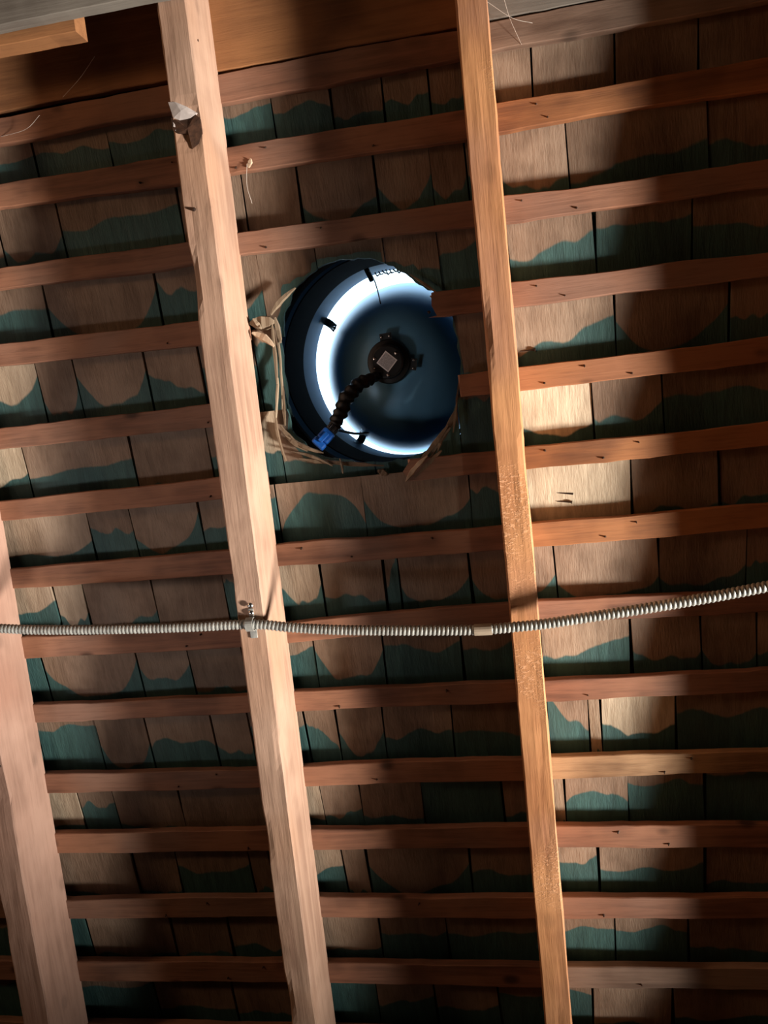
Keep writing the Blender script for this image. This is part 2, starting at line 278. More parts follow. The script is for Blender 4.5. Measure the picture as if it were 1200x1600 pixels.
# course, u from, u to, dip level, bowl, tone, slant
SHINGLES = [
    (0, -1.1865, -1.0987, 0.8, 0, 1, 0), (0, -1.0987, -0.9966, 0.4, 0, 1, 0), (0, -0.9966, -0.9142, 1.1, 0.3, 1, 0), (0, -0.9142, -0.836, 0.6, 0.3, 1, 0),
    (0, -0.836, -0.6976, 0.3, 0, 1, 0), (0, -0.6976, -0.5695, 0.35, 0, 1, 0), (0, -0.5695, -0.4348, 0.3, 0, 1, 0), (0, -0.4348, -0.2995, 0.12, 0.1, 1, 0),
    (0, -0.2995, -0.2087, 0.25, 0, 1, 0), (0, -0.2087, -0.1298, 0.6, 0, 1, 0), (0, -0.1298, -0.0603, 0.5, 0, 1, 0), (0, -0.0603, 0.0185, 0.6, 0, 1, 0),
    (0, 0.0185, 0.089, 1.1, 0, 1.15, 0), (0, 0.089, 0.2056, 1.0, 0, 1.05, 0), (0, 0.2056, 0.3192, 1.1, 0, 1, 0), (0, 0.3192, 0.4291, 1.1, 0, 1, 0),
    (0, 0.4291, 0.5521, 0.8, 0, 1, 0), (0, 0.5521, 0.6982, 0.8, 0, 1, 0), (0, 0.6982, 0.8537, 0.4, 0.6, 1, 0), (1, -1.278, -1.1769, 0.8, 0.6, 1, 0),
    (1, -1.1769, -1.0394, 0.8, 0, 1, 0), (1, -1.0394, -0.9192, 0.8, 0.3, 1, 0), (1, -0.9192, -0.8337, 0.8, 0.3, 1, 0), (1, -0.8337, -0.7809, 0.8, 0, 1, 0),
    (1, -0.7809, -0.6718, 0.75, 0.3, 1, 0), (1, -0.6718, -0.4675, 0.35, 0, 1, 0), (1, -0.4675, -0.363, 1.1, 0, 1.2, 0), (1, -0.363, -0.2728, 1.1, 0, 1, 0),
    (1, -0.2728, -0.152, 0.85, 0.2, 1, 0), (1, -0.152, -0.0687, 0.6, 0.3, 1, 0), (1, -0.0687, -0.0158, 0.65, 0.3, 1, 0), (1, -0.0158, 0.0337, 0.6, 0, 1, 0),
    (1, 0.0337, 0.1323, 0.78, 0.15, 1.1, 0), (1, 0.1323, 0.3262, 0.62, 0, 1, -0.35), (1, 0.3262, 0.4247, 0.6, 0, 1, 0), (1, 0.4247, 0.5246, 0.6, 0.3, 1, 0),
    (1, 0.5246, 0.627, 0.8, 0, 1, 0), (1, 0.627, 0.7797, 0.8, 0.6, 1, 0), (1, 0.7797, 0.8754, 1.1, 0.6, 1, 0), (2, -1.2648, -1.1521, 0.8, 0.6, 1, 0),
    (2, -1.1521, -1.0784, 0.4, 0, 1, 0), (2, -1.0784, -0.9876, 0.6, 0.3, 1, 0), (2, -0.9876, -0.8815, 0.8, 0.3, 1, 0), (2, -0.8815, -0.7185, 0.38, 0, 1, 0),
    (2, -0.7185, -0.5241, 0.72, 0.75, 1, 0), (2, -0.5241, -0.4366, 0.25, 0.2, 1, 0), (2, -0.4366, -0.351, 0.7, 0.3, 1, 0), (2, -0.351, -0.2571, 1.0, 0, 1, 0),
    (2, -0.2571, -0.1503, 0.9, 0.3, 1, 0), (2, -0.1503, -0.069, 0.6, 0, 1, 0), (2, -0.069, 0.002, 0.3, 0, 1, 0), (2, 0.002, 0.0355, 0.3, 0, 1, 0),
    (2, 0.0355, 0.1622, 0.42, 0.05, 1.15, -0.3), (2, 0.1622, 0.2979, 0.25, 0, 1, 0), (2, 0.2979, 0.4201, 0.5, 0, 1, 0), (2, 0.4201, 0.5378, 0.8, 0, 1, 0),
    (2, 0.5378, 0.6976, 0.6, 0, 1, 0), (2, 0.6976, 0.8106, 0.6, 0.6, 1, 0), (3, -1.1866, -1.1085, 0.6, 0.3, 1, 0), (3, -1.1085, -0.9914, 1.1, 0.6, 1, 0),
    (3, -0.9914, -0.9067, 1.1, 0.3, 1, 0), (3, -0.9067, -0.7527, 0.42, 0.2, 1.35, 0), (3, -0.7527, -0.6859, 0.8, 0.4, 1, 0), (3, -0.6859, -0.5601, 0.62, 0.6, 1, 0),
    (3, -0.5601, -0.4677, 0.55, 0, 1.1, 0.5), (3, -0.4677, -0.373, 0.4, 0, 1, 0), (3, -0.373, -0.3355, 0.1, 0, 1.1, 0), (3, -0.3355, -0.2097, 0.6, 0, 1, 0),
    (3, -0.2097, -0.0481, 0.9, 0, 1, 0), (3, -0.0481, 0.0205, 1.0, 0, 1, 0), (3, 0.0205, 0.1819, 0.62, 0.0, 1.35, -0.55), (3, 0.1819, 0.3436, 0.66, 0.6, 1, 0),
    (3, 0.3436, 0.4158, 0.6, 0, 1, 0), (3, 0.4158, 0.5007, 0.6, 0.3, 1, 0), (3, 0.5007, 0.6419, 0.6, 0, 1, 0), (3, 0.6419, 0.7484, 0.6, 0.3, 1, 0),
    (3, 0.7484, 0.8651, 0.4, 0.3, 1, 0), (4, -1.2885, -1.1565, 0.8, 0, 1, 0), (4, -1.1565, -1.0607, 0.8, 0, 1, 0), (4, -1.0607, -0.9319, 0.4, 0.3, 1, 0),
    (4, -0.9319, -0.8029, 0.65, 0.2, 1.5, 0), (4, -0.8029, -0.6081, 0.55, 0.1, 1.15, -0.2), (4, -0.6081, -0.472, 1.1, 0, 1, 0), (4, -0.472, -0.4166, 0.6, 0, 1, 0),
    (4, -0.4166, -0.3512, 0.55, 0, 1.35, 0), (4, -0.3512, -0.2025, 0.9, 0, 1, 0), (4, -0.2025, -0.0614, 0.5, 0, 1, 0), (4, -0.0614, 0.0181, 0.05, 0, 1, 0),
    (4, 0.0181, 0.1419, 0.66, 0.25, 1.75, 0.15), (4, 0.1419, 0.2441, 0.66, 0.2, 1.1, 0), (4, 0.2441, 0.4114, 0.38, 0, 1, 0), (4, 0.4114, 0.5243, 0.4, 0.3, 1, 0),
    (4, 0.5243, 0.6537, 1.1, 0.3, 1, 0), (4, 0.6537, 0.7446, 1.1, 0.6, 1, 0), (4, 0.7446, 0.9015, 0.8, 0.6, 1, 0), (5, -1.2772, -1.1615, 0.8, 0.3, 1, 0),
    (5, -1.1615, -1.0288, 0.6, 0.3, 1, 0), (5, -1.0288, -0.9552, 0.4, 0.3, 1, 0), (5, -0.9552, -0.7037, 0.72, 0.3, 1.35, 0), (5, -0.7037, -0.6246, 0.48, 0.1, 0.9, 0),
    (5, -0.6246, -0.5025, 0.72, 0.45, 1, -0.5), (5, -0.5025, -0.3694, 0.4, 0, 1, -0.6), (5, -0.3694, -0.2261, 0.42, -0.75, 1, 0), (5, -0.2261, -0.0552, 0.62, 0.6, 1, 0),
    (5, -0.0552, 0.0002, 0.3, 0, 1, 0), (5, 0.0002, 0.0331, 0.3, 0, 1, 0), (5, 0.0331, 0.1901, 1.2, 0, 1.75, 0), (5, 0.1901, 0.3182, 1.0, 0, 1, 0),
    (5, 0.3182, 0.407, 0.9, 0, 1, 0), (5, 0.407, 0.5222, 0.6, 0.3, 1, 0), (5, 0.5222, 0.6755, 0.4, 0, 1, 0), (5, 0.6755, 0.7605, 0.6, 0.6, 1, 0),
    (5, 0.7605, 0.8946, 0.6, 0.6, 1, 0), (6, -1.238, -1.0881, 0.6, 0.3, 1, 0), (6, -1.0881, -0.9789, 0.4, 0.6, 1, 0), (6, -0.9789, -0.7884, 0.6, 0.1, 1.4, -0.3),
    (6, -0.7884, -0.7324, 0.72, 0.2, 1.4, 0), (6, -0.7324, -0.6051, 0.86, 0.2, 1, -0.3), (6, -0.6051, -0.478, 1.1, 0, 0.95, 0), (6, -0.478, -0.444, 0.2, 0, 1, 0),
    (6, -0.444, -0.3819, 0.4, 0, 1, 0), (6, -0.3819, -0.31, 0.6, 0.2, 1.3, 0), (6, -0.31, -0.2053, 0.72, 0, 1, 0.1), (6, -0.2053, -0.1809, 0.3, 0, 1, -0.8),
    (6, -0.1809, -0.0661, 0.78, 0.5, 1, 0), (6, -0.0661, 0.0683, 0.85, 0.5, 1, 0), (6, 0.0683, 0.2238, 0.84, 0.35, 1.15, 0), (6, 0.2238, 0.3522, 0.82, 0.3, 1.05, 0),
    (6, 0.3522, 0.4025, 0.7, 0, 1, 0), (6, 0.4025, 0.4923, 0.8, 0.3, 1, 0), (6, 0.4923, 0.6244, 0.6, 0.3, 1, 0), (6, 0.6244, 0.7205, 1.1, 0.3, 1, 0),
    (6, 0.7205, 0.8399, 0.6, 0.3, 1, 0), (7, -1.2343, -1.1244, 1.1, 0, 1, 0), (7, -1.1244, -1.0026, 1.1, 0, 1, 0), (7, -1.0026, -0.8307, -0.1, 0, 1, 0),
    (7, -0.8307, -0.6534, 0.62, 0.65, 1.1, 0), (7, -0.6534, -0.5587, 0.62, 0.3, 1, 0), (7, -0.5587, -0.4603, 0.95, 0, 0.8, 0), (7, -0.4603, -0.3359, 0.45, 0, 1.2, -0.6),
    (7, -0.3359, -0.2206, 0.62, 0.7, 1.25, 0), (7, -0.2206, -0.0909, 0.35, 0.1, 1, 0), (7, -0.0909, 0.0357, 0.42, 0, 1, 0), (7, 0.0357, 0.1749, 0.56, 0.1, 1.25, -0.25),
    (7, 0.1749, 0.2809, 0.75, 0.2, 1.1, 0), (7, 0.2809, 0.3608, 0.9, 0.3, 1, 0), (7, 0.3608, 0.4163, 0.8, 0, 1, 0), (7, 0.4163, 0.4988, 0.8, 0.3, 1, 0),
    (7, 0.4988, 0.5982, 0.6, 0, 1, 0), (7, 0.5982, 0.7116, 0.8, 0, 1, 0), (7, 0.7116, 0.8176, 0.8, 0.6, 1, 0), (8, -1.2304, -1.1294, 0.4, 0.3, 1, 0),
    (8, -1.1294, -1.0272, 0.4, 0.6, 1, 0), (8, -1.0272, -0.8655, 0.5, 0, 1, 0), (8, -0.8655, -0.749, 0.2, 0, 1, 0), (8, -0.749, -0.6548, 0.85, 0.4, 1, 0),
    (8, -0.6548, -0.533, 0.55, -0.2, 1, 0), (8, -0.533, -0.4653, 0.75, 0.2, 1, 0), (8, -0.4653, -0.3679, 0.35, 0, 1, 0), (8, -0.3679, -0.3117, 0.6, 0.0, 1.2, 0.6),
    (8, -0.3117, -0.2342, 0.8, 0.4, 1, 0), (8, -0.2342, -0.1176, 0.62, 0, 1, 0), (8, -0.1176, 0.0359, 0.62, 0, 1, 0), (8, 0.0359, 0.102, 0.38, 0.1, 1.2, 0.5),
    (8, 0.102, 0.1201, 1.1, 0, 1.5, 0), (8, 0.1201, 0.2358, 0.66, 0.1, 1.5, 0), (8, 0.2358, 0.3933, 0.42, 0, 1, 0), (8, 0.3933, 0.5077, 0.6, 0.3, 1, 0),
    (8, 0.5077, 0.6114, 1.1, 0.6, 1, 0), (8, 0.6114, 0.7166, 1.1, 0.6, 1, 0), (8, 0.7166, 0.8138, 0.8, 0.3, 1, 0), (9, -1.2504, -1.1269, 0.8, 0.6, 1, 0),
    (9, -1.1269, -1.051, 1.1, 0.3, 1, 0), (9, -1.051, -0.8068, 1.1, 0, 1.35, 0), (9, -0.8068, -0.7379, 0.5, 0, 0.9, 0), (9, -0.7379, -0.6127, 1.1, 0, 0.95, 0),
    (9, -0.6127, -0.4641, 1.1, 0, 1, 0), (9, -0.4641, -0.3544, 0.95, 0, 1.3, 0), (9, -0.3544, -0.2865, 0.88, 0, 1.2, 0), (9, -0.2865, -0.1813, 0.95, 0, 1, 0),
    (9, -0.1813, -0.047, -0.1, 0, 1, 0), (9, -0.047, 0.0337, 0.9, 0, 1, 0), (9, 0.0337, 0.0555, 1.1, 0, 1.2, 0), (9, 0.0555, 0.1543, 0.55, -0.25, 1.3, 0),
    (9, 0.1543, 0.2732, 0.3, 0, 1, 0), (9, 0.2732, 0.3886, 0.15, 0, 1, 0), (9, 0.3886, 0.4722, 0.6, 0.3, 1, 0), (9, 0.4722, 0.6056, 0.4, 0, 1, 0),
    (9, 0.6056, 0.7406, 1.1, 0.6, 1, 0), (9, 0.7406, 0.8584, 1.1, 0.3, 1, 0), (10, -1.2802, -1.1614, 0.6, 0, 1, 0), (10, -1.1614, -1.0745, 0.6, 0, 1, 0),
    (10, -1.0745, -0.8891, 0.9, 0, 1, 0), (10, -0.8891, -0.7208, 1.1, 0, 1.2, 0), (10, -0.7208, -0.6364, 1.1, 0, 0.9, 0), (10, -0.6364, -0.5009, 0.55, 0.2, 1, 0),
    (10, -0.5009, -0.4618, 1.1, 0, 1, 0), (10, -0.4618, -0.3306, 0.85, 0, 1.3, -0.6), (10, -0.3306, -0.2886, 1.1, 0, 1.1, 0), (10, -0.2886, -0.1111, 0.8, 0.7, 1, 0),
    (10, -0.1111, 0.0245, 0.62, 0, 1, 0), (10, 0.0245, 0.1005, 0.38, 0.1, 1.3, 0), (10, 0.1005, 0.2672, 0.6, 0.1, 1.15, 0), (10, 0.2672, 0.3842, 0.95, 0, 1, 0),
    (10, 0.3842, 0.4848, 1.1, 0.3, 1, 0), (10, 0.4848, 0.635, 0.4, 0, 1, 0), (10, 0.635, 0.728, 0.8, 0.6, 1, 0), (10, 0.728, 0.8698, 1.1, 0.6, 1, 0),
    (11, -1.2904, -1.1756, 0.4, 0.3, 1, 0), (11, -1.1756, -1.0993, 1.1, 0, 1, 0), (11, -1.0993, -0.9776, 0.4, 0, 1, 0), (11, -0.9776, -0.8304, 0.1, 0, 1, 0),
    (11, -0.8304, -0.665, 1.1, 0, 1.1, 0), (11, -0.665, -0.5564, 1.1, 0, 0.9, 0), (11, -0.5564, -0.4599, 0.95, 0, 1, 0), (11, -0.4599, -0.2794, 0.9, 0.2, 1.2, 0),
    (11, -0.2794, -0.1612, 0.55, 0, 1, 0), (11, -0.1612, 0.0129, 0.55, 0, 1, 0), (11, 0.0129, 0.1181, 0.42, 0, 1.1, 0), (11, 0.1181, 0.2359, 0.4, 0, 1.1, 0),
    (11, 0.2359, 0.3797, 0.9, 0, 1, 0), (11, 0.3797, 0.4803, 0.6, 0, 1, 0), (11, 0.4803, 0.5893, 0.4, 0.3, 1, 0), (11, 0.5893, 0.7363, 0.4, 0, 1, 0),
    (11, 0.7363, 0.8931, 1.1, 0.3, 1, 0), (12, -1.2245, -1.1234, 0.6, 0.3, 1, 0), (12, -1.1234, -0.9865, 0.3, 0, 1, 0), (12, -0.9865, -0.7177, 0.3, 0.3, 1, 0),
    (12, -0.7177, -0.5673, 0.9, 0, 1, 0), (12, -0.5673, -0.4577, 0.95, 0, 1, 0), (12, -0.4577, -0.2985, 0.15, 0, 1, 0), (12, -0.2985, -0.1954, 0.6, 0, 1, 0),
    (12, -0.1954, -0.0838, 0.7, 0, 1, 0), (12, -0.0838, 0.0731, 0.4, 0, 1.1, 0), (12, 0.0731, 0.2039, 1.1, 0, 1.3, 0), (12, 0.2039, 0.3752, 0.9, 0, 1, 0),
    (12, 0.3752, 0.5159, 1.1, 0, 1, 0), (12, 0.5159, 0.6021, 0.8, 0.6, 1, 0), (12, 0.6021, 0.762, 1.1, 0.6, 1, 0), (12, 0.762, 0.9042, 0.4, 0.6, 1, 0),
    (13, -1.18, -1.0758, 1.1, 0.3, 1, 0), (13, -1.0758, -0.9864, 0.6, 0.3, 1, 0), (13, -0.9864, -0.8364, 0.6, 0.6, 1, 0), (13, -0.8364, -0.7445, 1.1, 0.3, 1, 0),
    (13, -0.7445, -0.6438, 0.4, 0.6, 1, 0), (13, -0.6438, -0.5503, 0.8, 0, 1, 0), (13, -0.5503, -0.4267, 1.1, 0.6, 1, 0), (13, -0.4267, -0.2986, 0.4, 0.6, 1, 0),
    (13, -0.2986, -0.199, 0.8, 0.3, 1, 0), (13, -0.199, -0.1006, 0.6, 0.6, 1, 0), (13, -0.1006, -0.0205, 0.4, 0.6, 1, 0), (13, -0.0205, 0.1321, 1.1, 0.6, 1, 0),
    (13, 0.1321, 0.2366, 1.1, 0.6, 1, 0), (13, 0.2366, 0.366, 1.1, 0, 1, 0), (13, 0.366, 0.4661, 0.8, 0.6, 1, 0), (13, 0.4661, 0.5733, 1.1, 0, 1, 0),
    (13, 0.5733, 0.7017, 0.6, 0.3, 1, 0), (13, 0.7017, 0.8539, 0.5, 0, 1, 0)]
HOLE = [(-0.3297, 0.0966), (-0.3262, 0.1414), (-0.3212, 0.1726), (-0.3041, 0.2001), (-0.2775, 0.2221), (-0.2482, 0.2358), (-0.2121, 0.2397), (-0.1722, 0.2354), (-0.1476, 0.2226), (-0.1234, 0.207), (-0.1024, 0.189), (-0.0775, 0.1715), (-0.0596, 0.1424), (-0.0519, 0.099), (-0.052, 0.0553), (-0.0609, 0.0021), (-0.0741, -0.0213), (-0.0905, -0.0467), (-0.1103, -0.0629), (-0.1337, -0.0728), (-0.1754, -0.079), (-0.2271, -0.0761), (-0.273, -0.0635), (-0.3078, -0.0436), (-0.3275, -0.0127), (-0.3327, 0.031)]
CABLE = [(-1.0828, -0.2362, 0.125), (-0.9304, -0.2575, 0.118), (-0.8019, -0.2725, 0.1125), (-0.7479, -0.2781, 0.112), (-0.6718, -0.2825, 0.113), (-0.5971, -0.2859, 0.114), (-0.4939, -0.2896, 0.113), (-0.414, -0.2917, 0.1095), (-0.3745, -0.2945, 0.1085), (-0.3354, -0.3007, 0.109), (-0.267, -0.308, 0.112), (-0.1902, -0.3126, 0.116), (-0.1154, -0.3163, 0.119), (-0.0515, -0.3187, 0.121), (-0.0064, -0.3175, 0.122), (0.038, -0.3151, 0.124), (0.0818, -0.3101, 0.127), (0.1666, -0.2997, 0.134), (0.2479, -0.288, 0.142), (0.3257, -0.275, 0.15), (0.4349, -0.2536, 0.165), (0.5363, -0.2302, 0.18)]
# from, to, width, thickness, w, bend, material
SPLINTERS = [
    ((-0.3699, 0.1589), (-0.3315, 0.1572), 0.0240, 0.012, -0.006, 0.0000, 'splinter'),
    ((-0.3659, 0.1436), (-0.3338, 0.1192), 0.0140, 0.004, 0.006, 0.0030, 'splinter_pale'),
    ((-0.3617, 0.1647), (-0.3514, 0.1479), 0.0070, 0.004, 0.004, 0.0000, 'splinter'),
    ((-0.3358, 0.1687), (-0.2921, 0.2042), 0.0080, 0.005, -0.008, 0.0040, 'splinter'),
    ((-0.3301, 0.1641), (-0.3269, 0.1243), 0.0080, 0.005, -0.008, 0.0000, 'splinter'),
    ((-0.3351, 0.1564), (-0.3389, 0.0618), 0.0050, 0.006, -0.004, 0.0000, 'splinter'),
    ((-0.3312, 0.1409), (-0.3379, 0.0214), 0.0040, 0.005, -0.012, 0.0020, 'splinter'),
    ((-0.3372, 0.0717), (-0.3486, 0.0074), 0.0040, 0.006, -0.006, 0.0000, 'splinter'),
    ((-0.3483, 0.0175), (-0.3401, -0.0598), 0.0050, 0.006, -0.006, -0.0040, 'splinter_dark'),
    ((-0.3334, 0.0614), (-0.3375, -0.0041), 0.0060, 0.005, -0.014, 0.0000, 'splinter_dark'),
    ((-0.3437, -0.0034), (-0.3049, -0.0481), 0.0090, 0.006, -0.01, -0.0050, 'splinter_dark'),
    ((-0.3367, -0.0193), (-0.2788, -0.0536), 0.0070, 0.005, -0.008, -0.0040, 'splinter_dark'),
    ((-0.331, -0.0456), (-0.2661, -0.0754), 0.0060, 0.005, -0.01, 0.0030, 'splinter_dark'),
    ((-0.3198, -0.0583), (-0.2456, -0.0715), 0.0070, 0.005, -0.014, -0.0030, 'splinter_dark'),
    ((-0.2525, -0.0641), (-0.2501, -0.0888), 0.0040, 0.006, -0.006, 0.0000, 'splinter'),
    ((-0.2876, -0.0677), (-0.1851, -0.0835), 0.0070, 0.004, -0.016, 0.0000, 'splinter_dark'),
    ((-0.1957, -0.0895), (-0.1802, -0.0981), 0.0100, 0.004, -0.014, 0.0000, 'splinter_dark'),
    ((-0.1506, -0.1092), (-0.1129, -0.0729), 0.0090, 0.006, 0.003, 0.0020, 'splinter_pale'),
    ((-0.1366, -0.105), (-0.091, -0.0674), 0.0080, 0.005, -0.002, 0.0000, 'splinter_dark'),
    ((-0.1277, -0.0821), (-0.0777, -0.0294), 0.0090, 0.006, -0.006, -0.0020, 'splinter_dark'),
    ((-0.1104, -0.0779), (-0.0743, -0.0337), 0.0070, 0.006, -0.008, 0.0020, 'splinter'),
    ((-0.0974, -0.069), (-0.089, -0.044), 0.0060, 0.005, -0.006, 0.0000, 'splinter'),
    ((-0.0902, -0.054), (-0.063, -0.0074), 0.0090, 0.006, -0.01, 0.0000, 'splinter_dark'),
    ((-0.0708, -0.0418), (-0.0606, 0.0041), 0.0050, 0.005, -0.003, 0.0000, 'splinter'),
    ((-0.0641, -0.0073), (-0.0538, 0.0404), 0.0040, 0.005, -0.012, 0.0000, 'splinter_dark'),
    ((-0.1149, 0.2037), (-0.0751, 0.1701), 0.0040, 0.004, -0.016, 0.0000, 'splinter_dark'),
    ((-0.0866, 0.1669), (-0.0671, 0.1474), 0.0060, 0.004, -0.01, 0.0000, 'splinter_dark'),
    ((-0.3407, 0.3866), (-0.335, 0.3987), 0.0070, 0.002, 0.003, 0.0000, 'splinter_pale')]
WEBS = [[(0.0564, 0.5451, 0.02), (0.0627, 0.5237, 0.01), (0.0763, 0.492, 0.0)], [(0.032, 0.5477, 0.02), (0.0653, 0.524, 0.012), (0.0934, 0.517, 0.002)], [(-0.5468, 0.5685, 0.03), (-0.58, 0.5472, 0.02), (-0.6228, 0.5339, 0.0)], [(-0.6542, 0.5055, 0.02), (-0.6868, 0.4932, 0.01), (-0.7378, 0.4929, 0.0)], [(-0.3416, 0.3929, 0.004), (-0.3441, 0.3592, 0.01), (-0.3424, 0.3353, 0.0)]]
LOOM = [(-0.0191, -0.022, -0.0404), (-0.0321, -0.0269, -0.0193), (-0.0476, -0.0355, -0.004), (-0.062, -0.0522, 0.0104), (-0.0705, -0.0725, 0.0234), (-0.0776, -0.0886, 0.0352), (-0.0822, -0.0979, 0.0417)]
PLUG_END = (-0.1086, -0.1229, 0.0561)

def batten_v(k, u):
    r = BATTENS[k]
    for a, b in zip(r[:-1], r[1:]):
        if u <= b[0]:
            s = (u - a[0]) / (b[0] - a[0]); return a[1] + s * (b[1] - a[1]), a[2] + s * (b[2] - a[2])
    return r[-1][1], r[-1][2]
U0, U1 = -1.18, .80
BT = .014                                # batten thickness

# ------------------------------------------------------------------ the attic shell
VE, VR = -3.55, 1.75                     # eave and ridge on the slope
UL, UR = -3.4, 4.3
FAN_C = (-.1756, .0814)                  # centre of the vent on the roof plane
def deck_mesh():
    bm = bmesh.new(); n = 96; lay = []
    for w in (-.056, -.076):
        inn, mid, outr = [], [], []
        for i in range(n):
            a = 2 * math.pi * i / n; c, s = math.cos(a), math.sin(a)
            inn.append(bm.verts.new((FAN_C[0] + .176 * c, FAN_C[1] + .176 * s, w)))
            ks = [(UR + .1 - FAN_C[0]) / c if c > 1e-9 else 1e9, (UL - .1 - FAN_C[0]) / c if c < -1e-9 else 1e9,
                  (VR - FAN_C[1]) / s if s > 1e-9 else 1e9, (VE - FAN_C[1]) / s if s < -1e-9 else 1e9]
            k = min(ks); outr.append(bm.verts.new((FAN_C[0] + k * c, FAN_C[1] + k * s, w)))
        lay.append((inn, outr))
    for i in range(n):
        j = (i + 1) % n
        bm.faces.new((lay[0][0][i], lay[0][1][i], lay[0][1][j], lay[0][0][j]))
        bm.faces.new((lay[1][0][i], lay[1][0][j], lay[1][1][j], lay[1][1][i]))
        bm.faces.new((lay[0][0][i], lay[0][0][j], lay[1][0][j], lay[1][0][i]))
        bm.faces.new((lay[0][1][i], lay[1][1][i], lay[1][1][j], lay[0][1][j]))
    # square off the corners that the ray fan leaves open
    for cu, cv in ((UL - .1, VE), (UR + .1, VE), (UL - .1, VR), (UR + .1, VR)):
        for w, q in ((-.056, 0), (-.076, 1)):
            L = lay[q][1]
            eu = min(L, key=lambda p: (abs(p.co.x - cu) > 1e-5, abs(p.co.y - cv)))
            ev = min(L, key=lambda p: (abs(p.co.y - cv) > 1e-5, abs(p.co.x - cu)))
            if eu is not ev: bm.faces.new((bm.verts.new((cu, cv, w)), eu, ev))
    bmesh.ops.recalc_face_normals(bm, faces=bm.faces[:])
    return bm
ceiling = from_bm('ceiling', deck_mesh(), M['deck']); ceiling['kind'] = 'structure'

def shell(name, pts, thick):
    """flat slab through world points, given thickness vector"""
    bm = bmesh.new(); a = [bm.verts.new(p) for p in pts]; b = [bm.verts.new(Vector(p) + Vector(thick)) for p in pts]
    n = len(pts); bm.faces.new(a); bm.faces.new(b[::-1])
    for i in range(n): bm.faces.new((a[i], b[i], b[(i + 1) % n], a[(i + 1) % n]))
    bmesh.ops.recalc_face_normals(bm, faces=bm.faces[:])
    o = from_bm(name, bm, M['shell'], mw=Matrix()); o['kind'] = 'structure'; return o
e, rdg = W(0, VE, -.08), W(0, VR, -.08)
xl, xr = 3.5, -4.4                       # u is mirrored in world x
by = rdg.y + rdg.z / math.tan(PITCH)
shell('floor', [(xl, e.y - .5, 0), (xr, e.y - .5, 0), (xr, by + .3, 0), (xl, by + .3, 0)], (0, 0, -.1))
shell('ceiling_far', [(xl, rdg.y, rdg.z), (xr, rdg.y, rdg.z), (xr, by + .05, 0), (xl, by + .05, 0)], (0, .03, .05))
shell('wall_left', [(xl, e.y, 0), (xl, by, 0), (xl, rdg.y, rdg.z + .1)], (.08, 0, 0))
shell('wall_right', [(xr, e.y, 0), (xr, by, 0), (xr, rdg.y, rdg.z + .1)], (-.08, 0, 0))
shell('wall_front', [(xl, e.y + .02, 0), (xr, e.y + .02, 0), (xr, e.y + .02, e.z + .01), (xl, e.y + .02, e.z + .01)], (0, -.06, 0))

# ------------------------------------------------------------------ shingles, one object each
bm = bmesh.new()                         # ragged cutter for the sawn opening
rag = []
for i, p in enumerate(HOLE):
    q = HOLE[(i + 1) % len(HOLE)]
    for k in range(4):
        s = k / 4; j = .0022 if k else .001
        rag.append((p[0] + (q[0] - p[0]) * s + random.uniform(-j, j), p[1] + (q[1] - p[1]) * s + random.uniform(-j, j)))
lo = [bm.verts.new((x, y, -.07)) for x, y in rag]; hi = [bm.verts.new((x, y, .01)) for x, y in rag]
bm.faces.new(lo[::-1]); bm.faces.new(hi)
for i in range(len(lo)): bm.faces.new((lo[i], lo[(i + 1) % len(lo)], hi[(i + 1) % len(lo)], hi[i]))
bmesh.ops.recalc_face_normals(bm, faces=bm.faces[:])
cut_me = bpy.data.meshes.new('opening'); bm.to_mesh(cut_me); bm.free()
cutter = bpy.data.objects.new('opening', cut_me); COL.objects.link(cutter); cutter.matrix_world = ROOF
HU = [p[0] for p in HOLE]; HV = [p[1] for p in HOLE]

